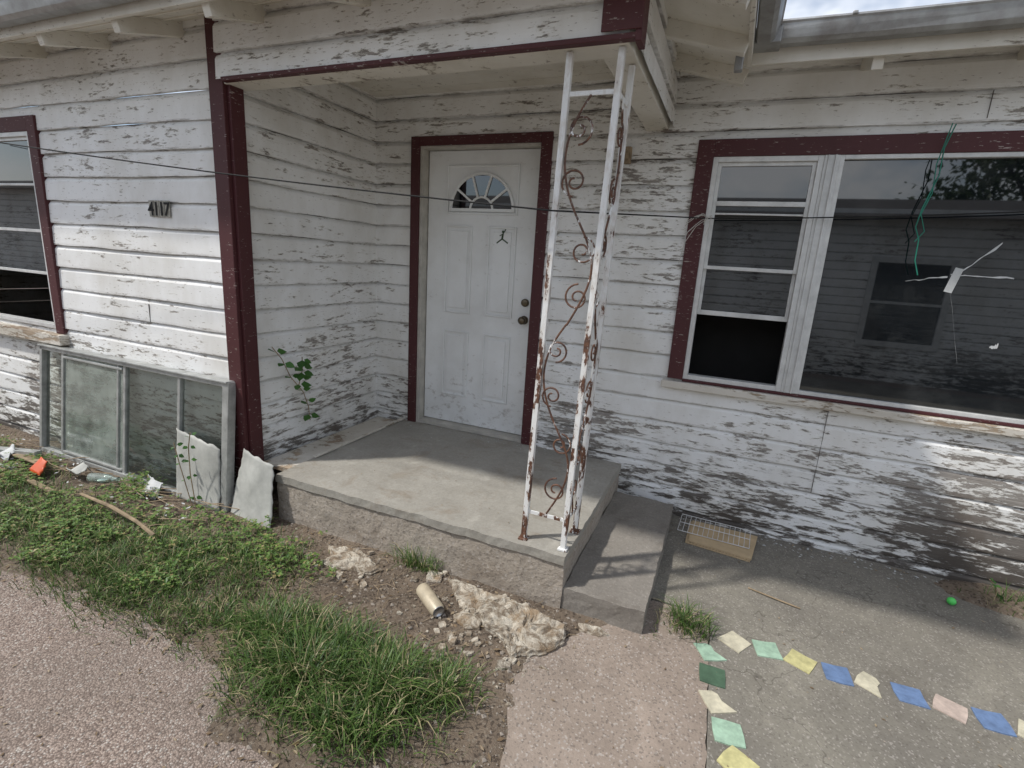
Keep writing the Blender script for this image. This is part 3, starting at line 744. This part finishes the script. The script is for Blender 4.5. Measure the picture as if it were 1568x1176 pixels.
while cnt<6500:
    x=R(-5.6,-1.55);y=R(1.1,2.0)
    if sdist(x,y)<.04: continue
    d=mn.noise(Vector((x*2.6,y*2.6,4)))+.15+(.2 if x<-2.2 else -.1)+(y-1.5)*.6-(0.6 if y>1.86 else 0)-max(0,(x+2.0))*.7-(.5 if (x<-3.4 and y>1.62) else 0)+mn.noise(Vector((x*8,y*8,9)))*.5
    if R(0,.75)>d: cnt+=.15; continue
    h=max(0,soil_h(x,y))+abs(random.gauss(0,.022))+.010+max(0,d)*.055*R(.3,1)
    leafcluster(x,y,h,R(.008,.020)); cnt+=1
me=bpy.data.meshes.new('weeds'); me.from_pydata(V,[],F); me.materials.append(M['weed']); o=bpy.data.objects.new('weeds',me); S.collection.objects.link(o)
def vine(name,stems,n,ls):
    mb=MB()
    for st_ in stems:
        mb.tube(st_,.003,5,0)
        pts=[Vector(p) for p in st_]
        for k in range(n):
            t=(k+.6)/n*(len(pts)-1); i=min(int(t),len(pts)-2); p=pts[i].lerp(pts[i+1],t-i)
            for sgn in (-1,1):
                d=Vector((R(.2,.6),sgn*R(.4,1),R(-.5,.3))).normalized(); l=ls*R(.7,1.25); sd=d.cross(Vector((0.4,-.6,.6))).normalized(); nn=sd.cross(d)
                a=p+d*.012
                q=[a,a+d*l*.3-sd*l*.36,a+d*l*.65-sd*l*.25,a+d*l,a+d*l*.65+sd*l*.25,a+d*l*.3+sd*l*.36]
                q=[x_+nn*R(-.004,.004) for x_ in q]; mb.q(q,1)
    return mb.obj(name,['stick','vine'])
vine('climbing_vine',[[(-2.49,2.52,.45),(-2.45,2.47,.56),(-2.42,2.40,.68),(-2.42,2.30,.80),(-2.42,2.24,.92),(-2.43,2.18,1.0)],[(-2.42,2.36,.72),(-2.40,2.38,.84),(-2.38,2.36,.92)]],6,.066)
vine('weed_sprout',[[(-2.75,1.86,.02),(-2.76,1.85,.25),(-2.74,1.84,.42),(-2.70,1.83,.52)],[(-2.78,1.86,.02),(-2.85,1.85,.30),(-2.88,1.85,.42)],[(1.5,3.15,.02),(1.45,3.1,.12),(1.4,3.05,.17)],[(1.6,3.15,.02),(1.7,3.1,.10),(1.75,3.02,.14)]],5,.03)
# ------------------------------------------------------------ small objects
w=MB()
a=Vector((-1.13,1.80,.060)); ax=Vector((.16,-.10,-.012)).normalized()
w.lathe([(0,.006),(.024,.004),(.027,.0),(.030,.004),(.033,.012),(.033,.160),(.028,.174),(.027,.178),(.026,.174),(0,.172)],a,ax,28,ms=[1,1,1,0,0,0,1,1,1])
w.obj('beverage_can',['can','tin'],smooth=True)
w=MB()
w.lathe([(0,0),(.028,.002),(.031,.01),(.031,.10),(.029,.13),(.013,.165),(.012,.185),(.014,.186),(.014,.20),(0,.20)],(-3.55,1.74,.085),(.9,.25,.05),18)
w.obj('plastic_bottle',['dusty'],smooth=True)
wb=empty('wire_rack_on_board')
w=MB(); bx=[(-.035,2.93),(.315,2.89),(.36,3.20),(-.03,3.215)]
for z0,z1,sc in ((.022,.030,1.),(.032,.041,.97)):
    pts=[(.16+(x-.16)*sc+(.01 if sc<1 else 0),3.06+(y-3.06)*sc) for x,y in bx]
    w.q([(x,y,z1) for x,y in pts]); 
    for k in range(4):
        p=pts[k];q=pts[(k+1)%4]; w.q([(p[0],p[1],z0),(q[0],q[1],z0),(q[0],q[1],z1),(p[0],p[1],z1)])
w.obj('plywood_board',['plywood'],wb)
w=MB()
def rp(u,v): return Vector((-.09,3.02,.048))+Vector((.40,-.02,.0))*u+Vector((.01,.19,.02))*v
for k in range(15): w.tube([rp(k/14,0),rp(k/14,1)],.0018,5)
for v in (0,.5,1): w.tube([rp(0,v),rp(1,v)],.0025,5)
w.obj('wire_rack',['rackw'],wb)
def blob(name,c,r,mat,sq=(1,1,1),bumpy=.15,seg=16):
    mb=MB(); c=Vector(c); rows=[]
    for i in range(seg//2+1):
        th=math.pi*i/(seg//2); row=[]
        for j in range(seg):
            ph=2*math.pi*j/seg; d=Vector((math.sin(th)*math.cos(ph),math.sin(th)*math.sin(ph),math.cos(th)))
            k=1+bumpy*mn.noise(d*2.2+c*9); row.append(len(mb.v)); mb.v.append(tuple(c+Vector((d.x*sq[0],d.y*sq[1],d.z*sq[2]))*r*k))
        rows.append(row)
    for a_,b_ in zip(rows[:-1],rows[1:]):
        for j in range(seg): mb.f.append((a_[j],a_[(j+1)%seg],b_[(j+1)%seg],b_[j])); mb.m.append(0)
    return mb.obj(name,[mat],smooth=True)
blob('green_ball',(1.25,2.98,.040),.020,'neon',bumpy=.02)
sheetobj('orange_plastic_scrap',(-4.06,1.66,.05),(-3.90,1.64,.06),(-3.91,1.71,.12),(-4.04,1.73,.10),.03,'plastic',rag=.05)
sheetobj('plastic_bag_scrap',(-3.25,1.84,.03),(-3.05,1.82,.03),(-3.07,1.88,.11),(-3.22,1.9,.10),.03,'tape',rag=.05)
sheetobj('plastic_bag_scrap',(-3.8,1.76,.04),(-3.66,1.74,.05),(-3.67,1.82,.09),(-3.79,1.83,.08),.03,'sheet',rag=.05)
sheetobj('plastic_bag_scrap',(-4.5,1.70,.05),(-4.36,1.66,.05),(-4.35,1.74,.08),(-4.47,1.77,.09),.03,'tape',rag=.05)
w=MB()
w.beam((-5.0,1.62,.05),(-4.2,1.78,.10),.05,.03,up=(0,0,1)); w.beam((-4.9,1.55,.06),(-4.1,1.60,.07),.03,.02,up=(0,0,1))
w.obj('metal_strip',['alumg'],None,.003)
w=MB(); w.beam((-4.4,1.60,.07),(-3.6,1.56,.05),.03,.015,up=(0,0,1)); w.beam((-4.6,1.75,.06),(-4.0,1.70,.10),.05,.012,up=(0,0,1)); w.obj('scrap_wood',['stick'],None,.003)
# ------------------------------------------------------------ across the yard (seen as reflections)
nb=empty('neighbor_house'); NY=-3.6
w=MB(); siding(w,'x',NY,1,-24,9,0,2.75,[(2.1,3.1,.65,1.95),(-3.5,-2.4,.8,2.0)],step=2.); siding(w,'y',9,1,-9,NY,0,2.7,step=3); siding(w,'y',-24,-1,-9,NY,0,2.7,step=3); siding(w,'x',-9,-1,-24,9,0,2.7,step=3)
w.obj('neighbor_walls',['siding'],nb)
w=MB(); w.q([(-24.4,NY+.4,2.6),(9.4,NY+.4,2.6),(9.4,-6.3,3.25),(-24.4,-6.3,3.25)]); w.q([(-24.4,-9.5,2.6),(9.4,-9.5,2.6),(9.4,-6.3,3.25),(-24.4,-6.3,3.25)]); w.obj('neighbor_roof',['shingle'],nb)
w=MB(); g=MB()
for a,b,c_,d_ in ((2.1,3.1,.65,1.95),(-3.5,-2.4,.8,2.0)):
    w.frame(a-.07,b+.07,c_-.07,d_+.07,NY-.02,NY+.04,.09); w.box(a,b,NY,NY+.03,(c_+d_)/2-.02,(c_+d_)/2+.02); g.box(a,b,NY-.01,NY,c_,d_)
w.obj('neighbor_window_frame',['alum'],nb); g.obj('neighbor_window_glass',['glass'],nb)
def tree(name,x,y,h,cr,n):
    mb=MB(); mb.tube([(x,y,0),(x+.1,y,h*.25),(x-.05,y+.1,h*.5),(x,y,h*.8)],[.28,.2,.13,.04],8,0)
    cl=[]
    for k in range(12):
        a=R(0,6.28); z0=h*R(.3,.6); e=Vector((x+math.cos(a)*cr*R(.4,.95),y+math.sin(a)*cr*R(.4,.95),z0+R(.5,h*.4)))
        s0=Vector((x,y,z0)); mb.tube([s0,s0.lerp(e,.5)+Vector((0,0,.2)),e],[.09,.05,.015],6,0); cl.append((e,cr*R(.35,.55)))
    cl.append((Vector((x,y,h*.9)),cr*.5))
    for _ in range(n):
        c_,r=random.choice(cl); d=Vector((random.gauss(0,.5),random.gauss(0,.5),random.gauss(0,.42)))*r; p=c_+d
        u=Vector((R(-1,1),R(-1,1),R(-1,1))).normalized(); v=u.cross(Vector((R(-1,1),R(-1,1),R(-1,1)))).normalized(); s=R(.07,.14)
        mb.q([p-u*s,p-v*s*.5,p+u*s,p+v*s*.5],1)
    mb.obj(name,['bark','tree'])
tree('tree',7.6,-12.5,6.4,2.6,9000); tree('tree',-20,-11,8,3.6,9000)
# ------------------------------------------------------------ light
kx,ky=.55,.44
d=Vector((kx,ky,-1)).normalized()
sl=bpy.data.lights.new('sun','SUN'); sl.energy=3.2; sl.angle=math.radians(2.5); sl.color=(1.,.97,.92)
so=bpy.data.objects.new('sun',sl); S.collection.objects.link(so); so.rotation_euler=d.to_track_quat('-Z','Y').to_euler()
W=bpy.data.worlds.new('World'); S.world=W; W.use_nodes=True; nt=W.node_tree; bg=nt.nodes['Background']
sk=N(nt,'ShaderNodeTexSky',sky_type='NISHITA'); sk.sun_disc=False; sk.sun_elevation=math.asin(-d.z); sk.sun_rotation=math.atan2(-d.x,-d.y); sk.dust_density=1.; sk.air_density=1.
tc=N(nt,'ShaderNodeTexCoord').outputs['Generated']
cl=noi(nt,mp(nt,tc,(1.6,1.6,3.2),(.3,.1,0)),1.6,5,.6)
col=mix(nt,mr(nt,cl,.42,.60,.05,.95),sk.outputs[0],(8.6,8.8,9.1))
L(nt,col,bg.inputs[0]); bg.inputs[1].default_value=.15
# ------------------------------------------------------------ camera
cd=bpy.data.cameras.new('Camera'); cam=bpy.data.objects.new('Camera',cd); S.collection.objects.link(cam)
r=Vector((.9175,.3918,.0608)).normalized(); bk=Vector((.3700,-.899,.2325)); bk=(bk-r*bk.dot(r)).normalized(); u=bk.cross(r)
cam.matrix_world=Matrix(((r.x,u.x,bk.x,0),(r.y,u.y,bk.y,0),(r.z,u.z,bk.z,1.57),(0,0,0,1)))
cd.sensor_width=36; cd.lens=36*780/1568; cd.clip_end=500; cd.clip_start=.02
S.camera=cam
S.view_settings.view_transform='Standard'; S.view_settings.look='None'; S.view_settings.exposure=0
